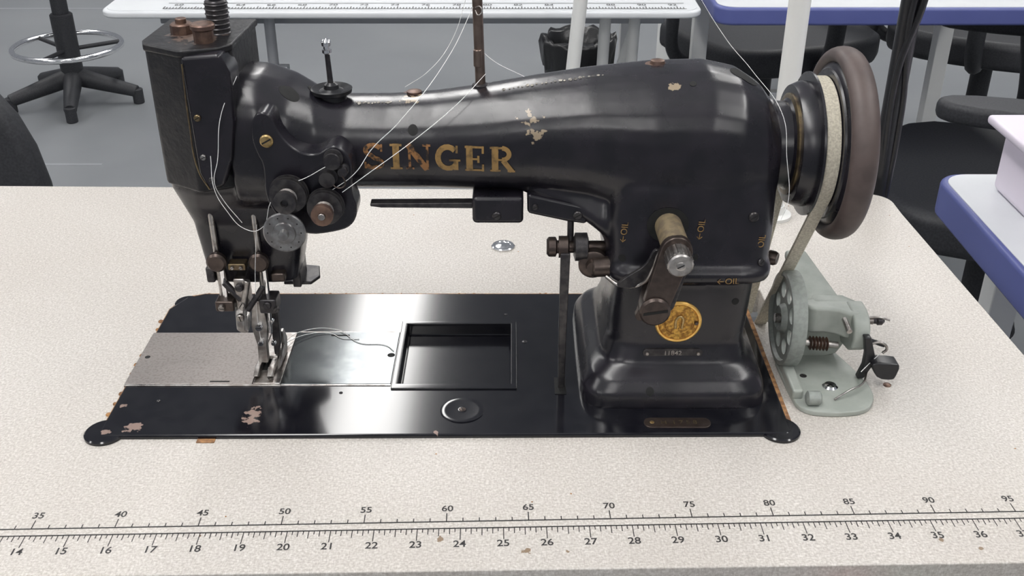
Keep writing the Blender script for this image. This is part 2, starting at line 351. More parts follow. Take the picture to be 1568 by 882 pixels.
cyl('end_case_nut_2',(-19.0,64.6,24.0),(-19.0,64.6,25.2),.62,'copper',SM,seg=10); cyl('end_case_nut_2_head',(-19.0,64.6,25.1),(-19.0,64.6,25.5),.75,'copper',SM,seg=24)
cyl('head_post_sleeve',(-18.6,66.8,24.0),(-18.6,66.8,26.4),.70,'blackmetal',SM)
for i in range(7): lathe('head_post_ring_%d'%i,(-18.6,66.8,24.3+i*.3),(0,0,1),[(0,.7),(.06,.76),(.12,.7)],'blackmetal',SM,24)
cyl('head_post',(-18.6,66.8,26),(-18.6,66.8,50),.42,'black',SM)

# ---- tension plate & discs
pl=[(-15.9,20.4),(-15.4,20.9),(-14.7,20.7),(-14.4,19.5),(-13.4,18.3),(-12.2,18.0),(-11.1,18.8),(-10.3,18.3),(-9.9,17.35),(-10.2,15.6),(-9.8,14.3),(-10.3,13.1),(-11.6,12.7),(-13.3,12.5),(-14.9,13.5),(-15.7,15.1),(-15.5,17.35),(-15.9,18.2),(-16.1,19.3)]
prism('tension_plate',smoothpoly(pl),61.6,63.6,'enamel',SM,'y',.14,3)
def tension(name,x,z,y,r,discs,nut,m1='blackmetal',nutm='blackmetal'):
    cyl(name+'_stud',(x,y+1.5,z),(x,y-nut,z),.22,'steel',SM)
    for i in range(discs):
        yy=y-.28*i; rr=r*(1-.04*i)
        lathe(name+'_disc_%d'%i,(x,yy,z),(0,-1,0),[(0,rr*.5),(.08,rr*.7),(.14,rr),(.2,rr),(.24,rr*.75),(.26,rr*.4)],m1,SM,40)
    yy=y-.28*discs
    for i in range(4):
        lathe(name+'_spring_%d'%i,(x,yy-.16*i,z),(0,-1,0),[(0,r*.42),(.05,r*.5),(.1,r*.42)],'steel',SM,24)
    lathe(name+'_nut',(x,yy-.5,z),(0,-1,0),[(0,r*.3),(.05,r*.58),(.45,r*.58),(.5,r*.45),(.5,r*.2),(.3,r*.15)],nutm,SM,16)
tension('upper_tension',-14.0,15.7,61.3,1.25,3,1.6)
tension('lower_tension',-11.75,14.9,61.2,1.2,3,2.0,'blackmetal','copper')
lathe('guide_disc',(-14.35,60.4,13.4),(0,-1,0),[(-1.4,.4),(0,.45),(.02,1.3),(.1,1.36),(.22,1.36),(.28,1.28),(.3,.75),(.42,.7),(.45,.35),(.8,.3),(.8,.05)],'disc',SM,48)
for k in range(10):
    a=k*.628; screw('guide_disc_hole_%d'%k,(-14.35+1.05*math.cos(a),60.13,13.4+1.05*math.sin(a)),(0,-1,0),.06,.02,m='dark',slot=False)
screw('tension_plate_screw_1',(-15.15,61.6,19.0),(0,-1,0),.42,m='brass'); screw('tension_plate_screw_2',(-15.0,61.6,15.8),(0,-1,0),.22,m='blackmetal')
for nme,x,z,r in [('thread_guide_1',-11.1,17.9,.62),('thread_guide_2',-11.5,16.7,.6),('thread_guide_3',-10.5,17.2,.35)]:
    lathe(nme,(x,61.7,z),(0,-1,0),[(0,r*.9),(.2,r),(.35,r),(.4,r*.6),(.7,r*.5),(.72,r*.85),(.9,r*.85),(.95,.05)],'blackmetal',SM,24)
tube('thread_check_spring',[(-11.4,61.0,17),(-10.9,60.8,16.2),(-10.4,60.8,16.4),(-10.5,60.8,17)],.05,'rust',SM)

# ---- presser / needle bars and walking foot
for n_,x in (('presser_bar',-20.35),('needle_bar',-17.45)):
    cyl(n_,(x,65.0,13.2),(x,65.0,5.6),.2,'steel',SM)
    lathe(n_+'_thumb_nut',(x+.1,64.9,9.1),(0,-1,0),[(0,.3),(.2,.66),(.6,.7),(.75,.55),(.75,.1)],'rust',SM,32)
    cyl(n_+'_lower',(x+.35,64.6,9.0),(x+.35,64.6,6.2),.2,'chrome',SM)
box('bar_clamp_bridge',-19.5,-18.3,64.3,65.2,8.5,9.0,'dullbrass',SM,.08)
screw('bar_clamp_screw_1',(-19.2,64.3,8.75),(0,-1,0),.14,m='steel'); screw('bar_clamp_screw_2',(-18.6,64.3,8.75),(0,-1,0),.14,m='steel')
box('head_lug_left',-21.3,-20.7,64.9,67,7.2,8.4,'blackmetal',SM,.15); box('head_lug_right',-16.8,-15.8,64.8,67,7.3,8.0,'rust',SM,.15)
box('clamp_block_left',-20.7,-19.4,64.0,65.4,5.4,6.2,'rust',SM,.12); box('clamp_block_mid',-19.2,-18.4,64.0,65.6,5.6,8.0,'steel',SM,.12)
box('clamp_block_right',-17.6,-16.4,63.9,65.4,5.3,6.4,'blackmetal',SM,.12)
cyl('feed_link_1',(-19.9,64.3,7.6),(-18.6,64.1,6.0),.24,'blackmetal',SM); cyl('feed_link_2',(-18.2,64.0,7.9),(-18.8,64,5.6),.22,'steel',SM)
cyl('feed_link_3',(-17.2,64.0,7.4),(-18.4,63.9,5.6),.2,'blackmetal',SM)
link_parts=[(-18.8,7.4,.28),(-18.8,6.1,.26),(-17,6.0,.28),(-20.2,5.8,.24),(-16.4,5.7,.2),(-19.0,5.0,.28)]
for i,(x,z,r) in enumerate(link_parts):
    screw('linkage_screw_%d'%i,(x,63.9,z),(0,-1,0),r,.2,m='steel' if i%2 else 'blackmetal',ang=i)
prism('presser_arm_curved',[(66.2,6.0),(65.2,6.0),(64.4,5.0),(64.2,3.8),(65.0,3.1),(66.2,3.4),(66.2,4.2),(65.2,4.2)],-19.5,-18.9,'steel',SM,'x',.1)
prism('walking_foot_shank',[(-18.2,6.0),(-17.5,6.0),(-17.3,4.0),(-17.55,2.4),(-17.6,.9),(-18.3,.9),(-18.25,2.4),(-18.5,4.0)],64.4,65.0,'steel',SM,'y',.08)
prism('presser_foot_shank',[(-17.3,5.2),(-16.7,5.2),(-16.75,2.2),(-17.0,1.1),(-17.3,1.1)],65.2,65.8,'blackmetal',SM,'y',.08)
cyl('needle',(-17.9,64.9,5.6),(-17.9,64.9,.3),.06,'chrome',SM,seg=10); cyl('needle_clamp',(-17.9,64.9,5.4),(-17.9,64.9,4.3),.25,'steel',SM)
cyl('feed_rod',(-17.0,64.2,6.0),(-17.1,64.2,3.6),.13,'chrome',SM)
for s_,x0 in (('left',-18.45),('right',-17.45)):
    prism('foot_toe_'+s_,[(62.9,.75),(63.3,.42),(66.6,.42),(66.6,.75),(65.4,.85),(64,1.0)],x0,x0+.38,'steel',SM,'x',.06)
box('foot_bridge',-18.45,-17.07,65.2,66.4,.7,1.0,'steel',SM,.06)
prism('foot_outer',[(64.0,.7),(66.8,.45),(67.2,1.5),(66.5,2.6),(66.0,2.6),(66.1,1.4)],-16.95,-16.7,'steel',SM,'x',.06)
for i,(x,z,r) in enumerate([(-17.9,4.0,.28),(-17.9,2.7,.2),(-17.0,4.5,.22),(-17.0,2.7,.18)]): screw('foot_screw_%d'%i,(x,64.3,z),(0,-1,0),r,.22,m='chrome',ang=i*.8)
prism('thread_guard_plate',[(-16.6,67.6),(-14.6,67.6),(-14.1,68.6),(-14.4,70.2),(-15.6,70.4),(-16.6,69.4)],5.6,5.85,'blackmetal',SM,'z',.08)
box('knee_lift_lug',-15.8,-15.2,67,69.5,5.7,8,'blackmetal',SM,.1)

# ---- under arm parts
box('hand_lifter_block',-2.6,.75,62.9,66.5,12.7,14.6,'enamel',SM,.3,4); screw('hand_lifter_screw',(-1.0,62.9,13.3),(0,-1,0),.3,m='blackmetal')
prism('lifter_rail',[(1.0,14.8),(1.0,13.4),(3.6,12.8),(4.9,12.6),(5.2,13.8)],63.0,66,'enamel',SM,'y',.25,4)
screw('lifter_rail_screw',(4.3,63.0,13.3),(0,-1,0),.3,m='blackmetal'); screw('lifter_rail_screw_b',(1.5,63.0,13.9),(0,-1,0),.2,m='blackmetal')
prism('lifter_lever',[(-9.3,13.95),(-9.3,13.75),(-8.6,13.65),(-2.4,13.6),(-2.4,14.0)],63.4,64.2,'blackmetal',SM,'y',.05)

# ---- lever crank on pillar
disc_front('crank_hole',10.0,13.3,1.35,1.2,'dark',.04)
cyl('crank_roller',(10.0,62.5,13.3),(10.2,58.6,13.0),.88,'leather',SM)
cyl('crank_knob',(10.2,58.4,12.8),(10.25,56.9,12.7),.8,'steel',SM,seg=40)
for i in range(18):
    a=i*math.pi/9; cyl('crank_knob_rib_%d'%i,(10.2+.78*math.cos(a),58.2,12.8+.78*math.sin(a)),(10.25+.78*math.cos(a),57.1,12.72+.78*math.sin(a)),.07,'steel',SM,seg=6)
screw('crank_knob_screw',(10.25,56.92,12.7),(0,-1,0),.3,.08,m='steel')
def link(name,a,b,ra,rb,y0,y1,m):
    (ax,az),(bx,bz)=a,b; an=math.atan2(bz-az,bx-ax); pts=[]
    for i in range(13): t=an+math.pi/2+i*math.pi/12; pts.append((ax+ra*math.cos(t),az+ra*math.sin(t)))
    for i in range(13): t=an-math.pi/2+i*math.pi/12; pts.append((bx+rb*math.cos(t),bz+rb*math.sin(t)))
    return prism(name,pts,y0,y1,m,SM,'y',.08)
link('crank_lever',(10.2,12.9),(9.1,8.7),1.0,.85,58.4,59.0,'rust')
link('crank_lever_rear',(10.9,12.2),(9.9,8.7),.5,.6,59.2,59.6,'blackmetal')
lathe('crank_pivot',(9.1,59.5,8.7),(0,-1,0),[(-2,.5),(0,.95),(1.2,1.0),(1.35,.85),(1.35,.05)],'rust',SM,36)
mk('crank_pivot_slot',[(8.35,58.13,8.5),(8.35,58.13,8.7),(9.9,58.13,8.95),(9.9,58.13,8.75)],[(0,1,2,3)],'dark',SM)
link('crank_tail',(9.0,8.4),(8.4,7.6),.7,.35,59.6,60.2,'rust')
tube('crank_bracket',[(6.2,61.2,9.7),(7.0,60.4,9.5),(8.4,59.9,9.9),(9.0,59.6,11.2),(9.3,59.4,12.4),(10,59.3,13.2)],.13,'steel',SM)
prism('crank_bracket_plate',smoothpoly([(6.5,9.6),(8.2,9.5),(9.2,10.6),(9.6,12.2),(9.0,12.4),(8.6,11.2),(7.4,10.4)]),59.9,60.2,'blackmetal',SM,'y',.05)
# ---- lift crank at left of pillar
cyl('lift_shaft',(2.6,63.0,11.0),(6.6,63.8,10.6),.42,'rust',SM)
lathe('lift_bolt',(2.3,63.0,11.0),(1,0,0),[(0,.5),(.15,.68),(.6,.68),(.7,.45),(.8,.45),(.8,.75),(1.4,.75),(1.5,.5)],'rust',SM,14)
lathe('lift_collar',(4.1,63.2,10.9),(1,0,0),[(0,.6),(.1,.95),(.9,.95),(1,.6)],'blackmetal',SM,28)
lathe('lift_pivot',(5.4,63.2,9.9),(0,-1,0),[(-1,.9),(0,.98),(.7,.98),(.8,.8),(.8,.5),(1.2,.45),(1.2,.05)],'rust',SM,32)
cyl('lift_pivot_boss',(5.3,62.4,9.8),(7.0,62.6,9.8),.7,'rust',SM)
cyl('lift_link_up',(3.9,63.5,10.8),(3.9,64,13.6),.22,'blackmetal',SM)
prism('lift_rod',[(3.2,10.9),(3.85,10.9),(3.75,5),(3.7,.3),(3.25,.3),(3.2,5)],62.1,62.5,'blackmetal',SM,'y',.08)
box('lift_rod_slot',3.0,3.8,61.3,63.4,.28,.34,'dark',SM,0)

# ---- arm top fittings
zt=top(-11.7,66.3)
lathe('spool_cup',(-11.7,66.3,zt-.3),(0,0,1),[(0,.95),(.35,.95),(.5,1.3),(.75,1.35),(.8,1.25),(.62,.8),(.75,.5),(1.0,.45),(1.15,.25)],'black',SM,40)
cyl('spool_cup_pin',(-11.7,66.3,zt),(-11.8,66.3,zt+3.0),.2,'blackmetal',SM,r2=.16)
lathe('spool_cup_pin_tip',(-11.8,66.3,zt+2.7),(0,0,1),[(0,.2),(.1,.3),(.3,.3),(.35,.2),(.5,.2),(.55,.3),(.8,.32),(.95,.2),(1.0,.05)],'chrome',SM,20)
zt=top(-2.1,67)
cyl('thread_rod',(-2.05,67,zt-.3),(-2.35,67.2,33),.33,'rod',SM); cyl('thread_rod_flat',(-2.2,66.7,zt+1.4),(-2.2,66.7,zt+2.5),.28,'rod',SM)
lathe('thread_rod_collar',(-2.05,67,zt-.2),(0,0,1),[(0,.55),(.3,.55),(.4,.35)],'blackmetal',SM,24)
lathe('thread_rod_hole',(-2.2,66.72,23.0),(0,-1,0),[(0,.13),(.1,.13)],'dark',SM,12)
tube('thread_rod_eyelet',[(-2.3,66.8,25.9),(-2.0,66.6,26.0),(-1.9,66.5,25.7),(-2.1,66.5,25.5),(-2.3,66.8,25.7)],.05,'steel',SM)
zt=top(9.4,66.6); lathe('oil_cap_rear',(9.4,66.9,zt-.3),(0,0,1),[(0,.8),(.25,.8),(.3,.5),(.5,.45),(.55,.3)],'copper',SM,24)
zt=top(-6.4,66.5); lathe('oil_cap_arm',(-6.4,66.9,zt-.3),(0,0,1),[(0,.9),(.2,.9),(.25,.5),(.45,.5),(.5,.3)],'copper',SM,24)

# ---- hand wheel
C=(-.55,66.4,16.95)
def wl(name,prof,m,seg=64): return lathe(name,C,(1,0,0),prof,m,SM,seg)
wl('wheel_hub',[(16.2,3.3),(17.5,3.15),(17.7,2.85),(18.6,2.85),(18.8,3.1)],'enamel')
wl('wheel_hub_ring',[(18.75,3.2),(18.8,3.36),(18.95,3.36),(19.0,3.3)],'dullbrass')
wl('wheel_pulley',[(18.9,3.1),(18.95,3.9),(19.5,4.15),(19.95,4.15),(20.0,4.75),(20.15,4.75),(20.2,4.15),(21.2,4.15),(21.2,4.9),(21.4,5.0)],'enamel')
wl('wheel_disc',[(21.3,1.0),(21.3,4.9),(21.5,5.3),(21.9,5.6),(22.4,5.6),(22.5,5.2),(22.2,4.5),(22.2,1)],'enamel')
rp=[(22.2+.88*math.cos(a),5.80+.58*math.sin(a)) for a in [i*2*math.pi/20 for i in range(21)]]
wl('wheel_rim',rp,'rubber',72)
cyl('wheel_nut',(21.6,66.4,16.95),(22.7,66.4,16.95),1.0,'steel',SM)

# ---- bed
BX0,BX1,BY0,BY1=-27.4,18.6,56.5,75.8
bedp=[(BX0,BY0+.3),(BX0+.3,BY0),(BX1-.3,BY0+.3),(BX1,BY0+.6),(BX1,BY1-2),(BX1-.8,BY1-.6),(BX1-2,BY1),(BX0+2.2,BY1),(BX0+.9,BY1-.6),(BX0,BY1-2.4)]
bed=prism('bed_plate',bedp,-1.7,.3,'bed',SM,'z',0)
boolean(bed,cutter('c',-8.1,-.1,62.5,70.8,-.65,3))
bv=bed.modifiers.new('bevel','BEVEL'); bv.width=.0012; bv.segments=2; bv.limit_method='ANGLE'
for nme,x,y,r in (('corner_tab_left',-27.1,57.1,1.35),('corner_tab_right',17.9,57.4,1.35),('corner_tab_rear',-26.3,74.6,1.0)):
    lathe(nme,(x,y,0),(0,0,1),[(0,r),(.18,r),(.26,r-.1),(.26,r-.4)],'bed',SM,40)
for i,(a,b,c,d) in enumerate([(-8.55,.35,70.8,71.2),(-8.55,.35,61.9,62.5),(-8.55,-8.1,62.4,70.9),(-.1,.35,62.4,70.9)]):
    box('tray_lip_%d'%i,a,b,c,d,.25,.42,'bed',SM,.05)
box('slide_plate',-27.5,-18.45,62.5,69.5,.2,.40,'plate',SM,.04); box('slide_plate_edge',-27.5,-16.4,62.3,62.5,.2,.38,'steel',SM,.03)
box('needle_plate',-18.4,-16.45,62.5,69.5,.2,.43,'steel',SM,.05); box('needle_slot',-18.1,-17.7,64.2,66.6,.42,.437,'dark',SM,0)
box('feed_slot',-17.5,-17.2,64.6,66.6,.42,.437,'dark',SM,0)
screw('needle_plate_screw_1',(-17.4,63.1,.42),(0,0,1),.22,.03); screw('needle_plate_screw_2',(-17.5,69.0,.42),(0,0,1),.22,.03)
box('bobbin_cover_plate',-16.4,-8.6,62.5,69.6,.2,.38,'darkplate',SM,.04); box('bobbin_cover_edge',-16.4,-8.6,69.6,69.72,.2,.36,'steel',SM,.02)
box('bobbin_cover_edge_front',-16.4,-8.6,62.35,62.5,.2,.36,'steel',SM,.02)
lathe('bobbin_cover_notch',(-8.95,66.3,.375),(0,0,1),[(0,.28),(.01,.28)],'dark',SM); box('bobbin_cover_keyslot',-13.8,-12.4,69.0,69.2,.375,.39,'dark',SM,0)
box('slide_plate_keyslot',-21.5,-20.1,62.7,62.85,.39,.41,'dark',SM,0); lathe('slide_plate_notch',(-26.9,66,.39),(0,0,1),[(0,.2),(.015,.2)],'dark',SM)
lathe('bed_oval_cap',(-3.4,59.4,.28),(0,0,1),[(0,1.5),(.05,1.5),(.08,1.4),(.06,1.1),(.06,.3),(.1,.28),(.12,.05)],'bed',SM,48); screw('bed_oval_cap_screw',(-3.4,59.4,.36),(0,0,1),.24,.05,m='rust')
for i,(x,y) in enumerate([(.95,68.3),(-8.9,63.6),(-.5,72.4),(-24.5,60.5),(-12,61.5)]): screw('bed_screw_%d'%i,(x,y,.3),(0,0,1),.13 if i else .2,.04,m='blackmetal',ang=i)
pts=[(9.3+.75*math.cos(a)*.6,57.9+.55*math.sin(a)) for a in [math.pi/2+i*math.pi/8 for i in range(9)]]+[(12.9+.6*.75*math.cos(a),57.9+.55*math.sin(a)) for a in [-math.pi/2+i*math.pi/8 for i in range(9)]]
prism('bed_name_plate',pts,.28,.38,'rust',SM,'z',.03); screw('bed_name_plate_pin',(9.4,57.9,.38),(0,0,1),.15,.04,m='brass',slot=False)
text('bed_name_plate_text','H  1 7 5 8',.6,'dullbrass',SM,flat(11.2,57.9,.385),.005)
corkp=[(BX0-.1,BY0+.1),(BX0-.1,BY1-2.2),(BX0+.7,BY1-.2),(BX0+2.2,BY1+.35),(BX1-1.7,BY1+.35),(BX1-.2,BY1-.5),(BX1+.35,BY1-2),(BX1+.3,BY0+1.4),(BX1-.2,BY0+.4)]
ck=prism('cork_gasket',corkp,-.3,.12,'cork',SM,'z',0); boolean(ck,cutter('c',BX0+.6,BX1-.6,BY0+.9,BY1-.9,-2,2))
random.seed(5)
for i in range(46):   # crumbling gasket edge at the rear / left
    if i<34: x=-25+i*.85+random.uniform(-.3,.3); y=BY1+.22+random.uniform(-.1,.1)
    else: x=BX0-.1-random.uniform(0,.15); y=58+(i-34)*1.25
    s=random.uniform(.10,.24); lathe('gasket_crumb_%d'%i,(x,y,.02),(0,0,1),[(0,s),(.10,s*.8),(.16,s*.3)],'cork',SM,7,smooth=False)
box('gasket_scrap',-20.8,-19.6,56.1,56.5,.0,.08,'cork',SM,.03)

# ================================================================== DRIVE BELT
DB=empty('drive_belt')
cy,cz,R=66.4,16.95,4.35
def tangent(px,pz,side):
    dx,dz=cy-px,cz-pz; L=math.hypot(dx,dz); base=math.atan2(-dz,-dx); off=math.acos(R/L)
    return base+side*off
a1=tangent(72.6,-2,-1); a2=tangent(76.0,-2,1)
c1=(cy+R*math.cos(a1),cz+R*math.sin(a1)); c2=(cy+R*math.cos(a2),cz+R*math.sin(a2))
if c1[0]>c2[0]: a1,a2=tangent(72.6,-2,1),tangent(76.0,-2,-1)
aa=a1%(2*math.pi); bb=a2%(2*math.pi)
if bb>aa: bb-=2*math.pi
path=[(72.6,-1.6)]+[(cy+R*math.cos(aa+(bb-aa)*i/40),cz+R*math.sin(aa+(bb-aa)*i/40)) for i in range(41)]+[(76,-1.6)]
v=[];f=[]
for i,(y,z) in enumerate(path):
    q=path[max(0,i-1)]; r_=path[min(len(path)-1,i+1)]; ty,tz=r_[0]-q[0],r_[1]-q[1]; l=math.hypot(ty,tz); ny,nz=-tz/l,ty/l
    for dx,o in ((-.45,-.13),(.45,-.13),(.45,.13),(-.45,.13)): v.append((20.15+dx-(.7 if i in(0,len(path)-1) else 0),y+ny*o,z+nz*o))
for i in range(len(path)-1):
    for k in range(4): f.append((i*4+k,i*4+(k+1)%4,i*4+4+(k+1)%4,i*4+4+k))
f+= [(0,1,2,3),tuple(range(len(v)-4,len(v)))]
mk('belt_loop',v,f,'belt',DB,bevel=.04)
screw('belt_guide_stud',(17.6,64.2,9.6),(1,-.6,0),.5,.5,m='rust',parent=SM); cyl('belt_guide_stud_shaft',(16.6,66,9.6),(17.8,64.2,9.6),.25,'blackmetal',SM)

# ================================================================== WORK TABLE + RULER
WT=empty('work_table')
def fy(x): return 44.45+.02*x
tp=[(-75,fy(-75)),(39.3,fy(39.3)),(38.6,60),(37.3,92)]
for i in range(9):
    a=i*math.pi/16; tp.append((35.1+2.2*math.cos(a),94.6+2.2*math.sin(a)))
tp+=[(0,97.9),(-75,99.2)]
tt=prism('table_top',tp,-2.2,0,'lam',WT,'z',0)
boolean(tt,cutter('c2',BX0+.15,BX1-.15,BY0+.6,BY1-.3,-4,2))
boolean(tt,cutter('c3',18.7,20.6,71.8,77,-4,2))
bv=tt.modifiers.new('bevel','BEVEL'); bv.width=.009; bv.segments=6; bv.limit_method='ANGLE'; bv.angle_limit=.7
for p in tt.data.polygons: p.use_smooth=True
w=tt.modifiers.new('wn','WEIGHTED_NORMAL')
for n_,x,y in (('leg_1',-68,56),('leg_2',33,56),('leg_3',-68,92),('leg_4',33,90)): box(n_,x-2,x+2,y-2,y+2,-75,-2.2,'white',WT,.2)
box('rail_front',-68,33,55,57,-10,-5,'white',WT,.2); box('rail_rear',-68,33,89.5,91.5,-10,-5,'white',WT,.2)
slope=.0264; ang=math.degrees(math.atan(slope))
def ly(x): return 48.55+slope*x
def lyl(x): return 47.95+slope*x
v=[];f=[]
def quad(x0,y0,x1,y1,w):
    dx,dy=x1-x0,y1-y0; l=math.hypot(dx,dy); nx,ny=-dy/l*w/2,dx/l*w/2; b=len(v)
    for q in ((x0+nx,y0+ny),(x1+nx,y1+ny),(x1-nx,y1-ny),(x0-nx,y0-ny)): v.append((q[0],q[1],.012))
    f.append((b,b+1,b+2,b+3))
quad(-60,ly(-60),38.3,ly(38.3),.10); quad(-60,lyl(-60),38.3,lyl(38.3),.10)
for n in range(4,98):
    x=-3.9+(n-60)*.978; h=.75 if n%5==0 else .32; quad(x,ly(x),x-.02*h,ly(x)+h,.065)
for n in range(3*8,40*8):
    k=n/8; x=-.5+(k-25)*2.54
    if x>38.2: break
    h=1.0 if n%8==0 else (.65 if n%4==0 else (.5 if n%2==0 else .32)); quad(x,lyl(x),x+.02*h,lyl(x)-h,.055)
mk('ruler_marks',v,f,'ink',WT)
for n in range(5,100,5):
    x=-3.9+(n-60)*.978
    if x<37.8: text('ruler_cm_%d'%n,str(n),.72,'ink',WT,flat(x,ly(x)+1.15,.014,ang),fat=.012)
for n in range(3,41):
    x=-.5+(n-25)*2.54
    if x<38: text('ruler_inch_%d'%n,str(n),.76,'ink',WT,flat(x,lyl(x)-1.35,.014,ang),fat=.012)
random.seed(2)
for i in range(14):
    x=random.uniform(-35,36); y=random.choice([random.uniform(47,56),random.uniform(78,95)])
    lathe('table_mark_%d'%i,(x,y,.0),(0,0,1),[(0,.06),(.012,.06)],'cork',WT,8)

lathe('metal_badge',(-.8,85,0),(0,0,1),[(0,1.0),(.12,1.05),(.2,.95),(.2,.75),(.14,.7),(.2,.4),(.22,.05)],'chrome',None,40)
s=lathe('brass_screw',(26.8,62.9,0),(0,0,1),[(0,.28),(.06,.28),(.1,.2),(.1,.05)],'copper',None,20)

# ================================================================== BOBBIN WINDER
BW=empty('bobbin_winder')
bp=smoothpoly([(19.3,67.6),(19.4,61.6),(19.7,59.3),(22,58.9),(24.5,59.3),(25.5,61.5),(24.8,64.5),(23.6,68)],2)
prism('base_plate',bp,0,.4,'winder',BW,'z',.1)
lathe('base_screw',(22.45,62.1,.35),(0,0,1),[(0,.55),(.12,.55),(.25,.4),(.27,.05)],'chrome',BW,32)
for a in (0.6,2.17):
    q=[(22.45+.32*math.cos(a+e)*1,62.1+.32*math.sin(a+e),.63) for e in (-.2,.2,math.pi-.2,math.pi+.2)]
    mk('base_screw_slot',q,[(0,1,2,3)],'dark',BW)
screw('base_screw_small_1',(20.9,63.5,.38),(0,0,1),.25,.06,m='blackmetal',parent=BW); screw('base_screw_small_2',(20.9,60.6,.38),(0,0,1),.22,.06,m='blackmetal',parent=BW)
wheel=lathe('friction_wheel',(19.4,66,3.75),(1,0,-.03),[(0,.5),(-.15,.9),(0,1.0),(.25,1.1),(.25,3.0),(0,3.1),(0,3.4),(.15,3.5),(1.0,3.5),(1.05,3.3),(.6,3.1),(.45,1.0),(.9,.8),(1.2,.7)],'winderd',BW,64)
wheel.modifiers.clear()
for i in range(8):
    a=i*math.pi/4+.2; y=66+2.05*math.cos(a); z=3.75+2.05*math.sin(a)
    c=cyl('c',(18.5,y,z),(21.5,y,z),.58,None,None,seg=20,ch=0); c.modifiers.clear(); boolean(wheel,c)
e=wheel.modifiers.new('es','EDGE_SPLIT'); e.split_angle=.6
for p in wheel.data.polygons: p.use_smooth=True
cyl('wheel_nut',(19.0,66,3.75),(19.5,66,3.75),.35,'steel',BW)
prism('frame_plate',smoothpoly([(21.0,67.0),(25.2,66.2),(25.2,64.6),(24.0,64.3),(23.0,65.2),(21.0,65.2)],1),2.9,5.0,'winder',BW,'z',.25,4)
prism('frame_upright',smoothpoly([(20.9,.3),(23.8,.3),(24.4,1.4),(25.2,3.2),(25.0,5.0),(20.9,5.1),(20.8,3)],1),66.2,67.2,'winder',BW,'y',.15,3)
prism('frame_side',smoothpoly([(63.6,2.2),(66.8,1.5),(66.8,5.1),(64.4,5.1),(63.4,4.0)],1),24.0,25.2,'winder',BW,'x',.2,3)
v=[(20.8,72.2,6.2),(22.4,72.2,6.2),(23.9,66.6,4.9),(21.1,66.6,4.9),(20.8,72.2,5.5),(22.4,72.2,5.5),(23.9,66.6,4.0),(21.1,66.6,4.0)]
mk('tension_arm',v,[(0,1,2,3),(7,6,5,4),(0,4,5,1),(1,5,6,2),(2,6,7,3),(3,7,4,0)],'winder',BW,bevel=.25,seg=3)
cyl('spindle_shaft',(20.0,66,3.8),(26.0,65.6,3.75),.28,'steel',BW)
lathe('spindle_collar',(25.1,65.7,3.78),(1,-.05,0),[(0,.4),(.2,.45),(.4,.45),(.5,.3)],'steel',BW)
lathe('spindle_tip',(25.8,65.6,3.75),(1,-.05,0),[(0,.22),(.4,.22),(.5,.32),(.8,.3),(1.0,.1)],'blackmetal',BW)
tube('spindle_clip',[(25.4,65.5,4.0),(26.2,65.4,4.15),(27.1,65.4,3.9)],.08,'steel',BW)
cyl('spring_shaft',(20.6,64.6,2.6),(23.4,64.6,2.3),.25,'steel',BW)
for i in range(6): lathe('spring_coil_%d'%i,(21.3+i*.24,64.6,2.5-.02*i),(1,0,0),[(0,.4),(.07,.52),(.14,.4)],'copper',BW,20)
cyl('stop_shaft',(23.4,64.2,4.7),(23.4,62.8,4.5),.2,'steel',BW)
prism('stop_lever',[(24.6,3.9),(25.1,3.9),(25.6,2.4),(25.5,1.4),(25.1,.5),(24.6,.45),(24.9,1.5),(24.9,2.5)],63.0,63.6,'black',BW,'y',.1)
prism('stop_lever_wing',smoothpoly([(25.2,2.2),(27.0,2.1),(27.3,1.9),(27.1,.9),(26.9,.7),(25.9,.8),(25.4,1.5)],1),62.4,63.6,'black',BW,'y',.15,3)
cyl('stop_lever_hook',(24.9,63.3,3.6),(26.2,63.3,3.1),.16,'black',BW); tube('stop_lever_clip',[(25.2,63.2,3.3),(25.8,63.0,3.5),(26.3,63.0,3.0),(26.1,63.1,2.6)],.1,'steel',BW)
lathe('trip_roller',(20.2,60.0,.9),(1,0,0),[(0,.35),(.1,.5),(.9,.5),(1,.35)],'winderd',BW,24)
tube('base_wire',[(22.3,60.4,.5),(23.4,60.9,.9),(24.6,61.8,.9),(25.2,63,1.0)],.07,'steel',BW)
box('base_bracket',19.4,20.2,60.6,64.8,.3,1.1,'winder',BW,.2,3)

# ================================================================== THREADS
TH_=empty('sewing_thread')
def th(n,pts,r=.022): tube(n,pts,r,'thread',TH_)
th('strand_arm_1',[(-1.7,66.9,21.6),(-3.6,64.0,20.4),(-6.0,62.2,18.9),(-9.3,61.0,16.8),(-10.6,60.8,15.9)])
th('strand_arm_2',[(-2.4,67,26.0),(-3.9,65.5,23.3),(-7.0,62.1,20.0),(-8.7,61.8,18.4),(-9.8,61.2,17.0),(-11.5,61.0,15.8)])
th('strand_rear_1',[(-2.4,67.1,23.6),(-1.3,67,22.5),(0.8,66.6,21.5)],.018)
th('strand_rear_2',[(-2.4,68,29),(-3.0,67.6,26),(-4.0,67,23.5),(-5.4,66,22.0),(-6.9,66,21.0)],.018)
th('strand_head_1',[(-11.4,61.0,17.6),(-13.4,60.9,16.6),(-14.0,60.7,16.6),(-15.1,60.7,15.3),(-15.9,61,13.4),(-17.3,61.8,12.9),(-18.3,61.8,14.2),(-18.9,61.9,15.6),(-18.9,62.1,17.8)])
th('strand_head_2',[(-16.9,63.2,22.6),(-17.9,62.2,20.5),(-18.5,62.1,17.5),(-18.9,62.1,16.0),(-18.6,62.3,14.8),(-17.6,62.5,13.0)])
th('strand_needle',[(-16.7,62.6,12.8),(-17.2,63.4,10.5),(-17.6,63.7,7.8),(-17.9,64.2,5.0),(-17.9,64.5,1.2)],.02)
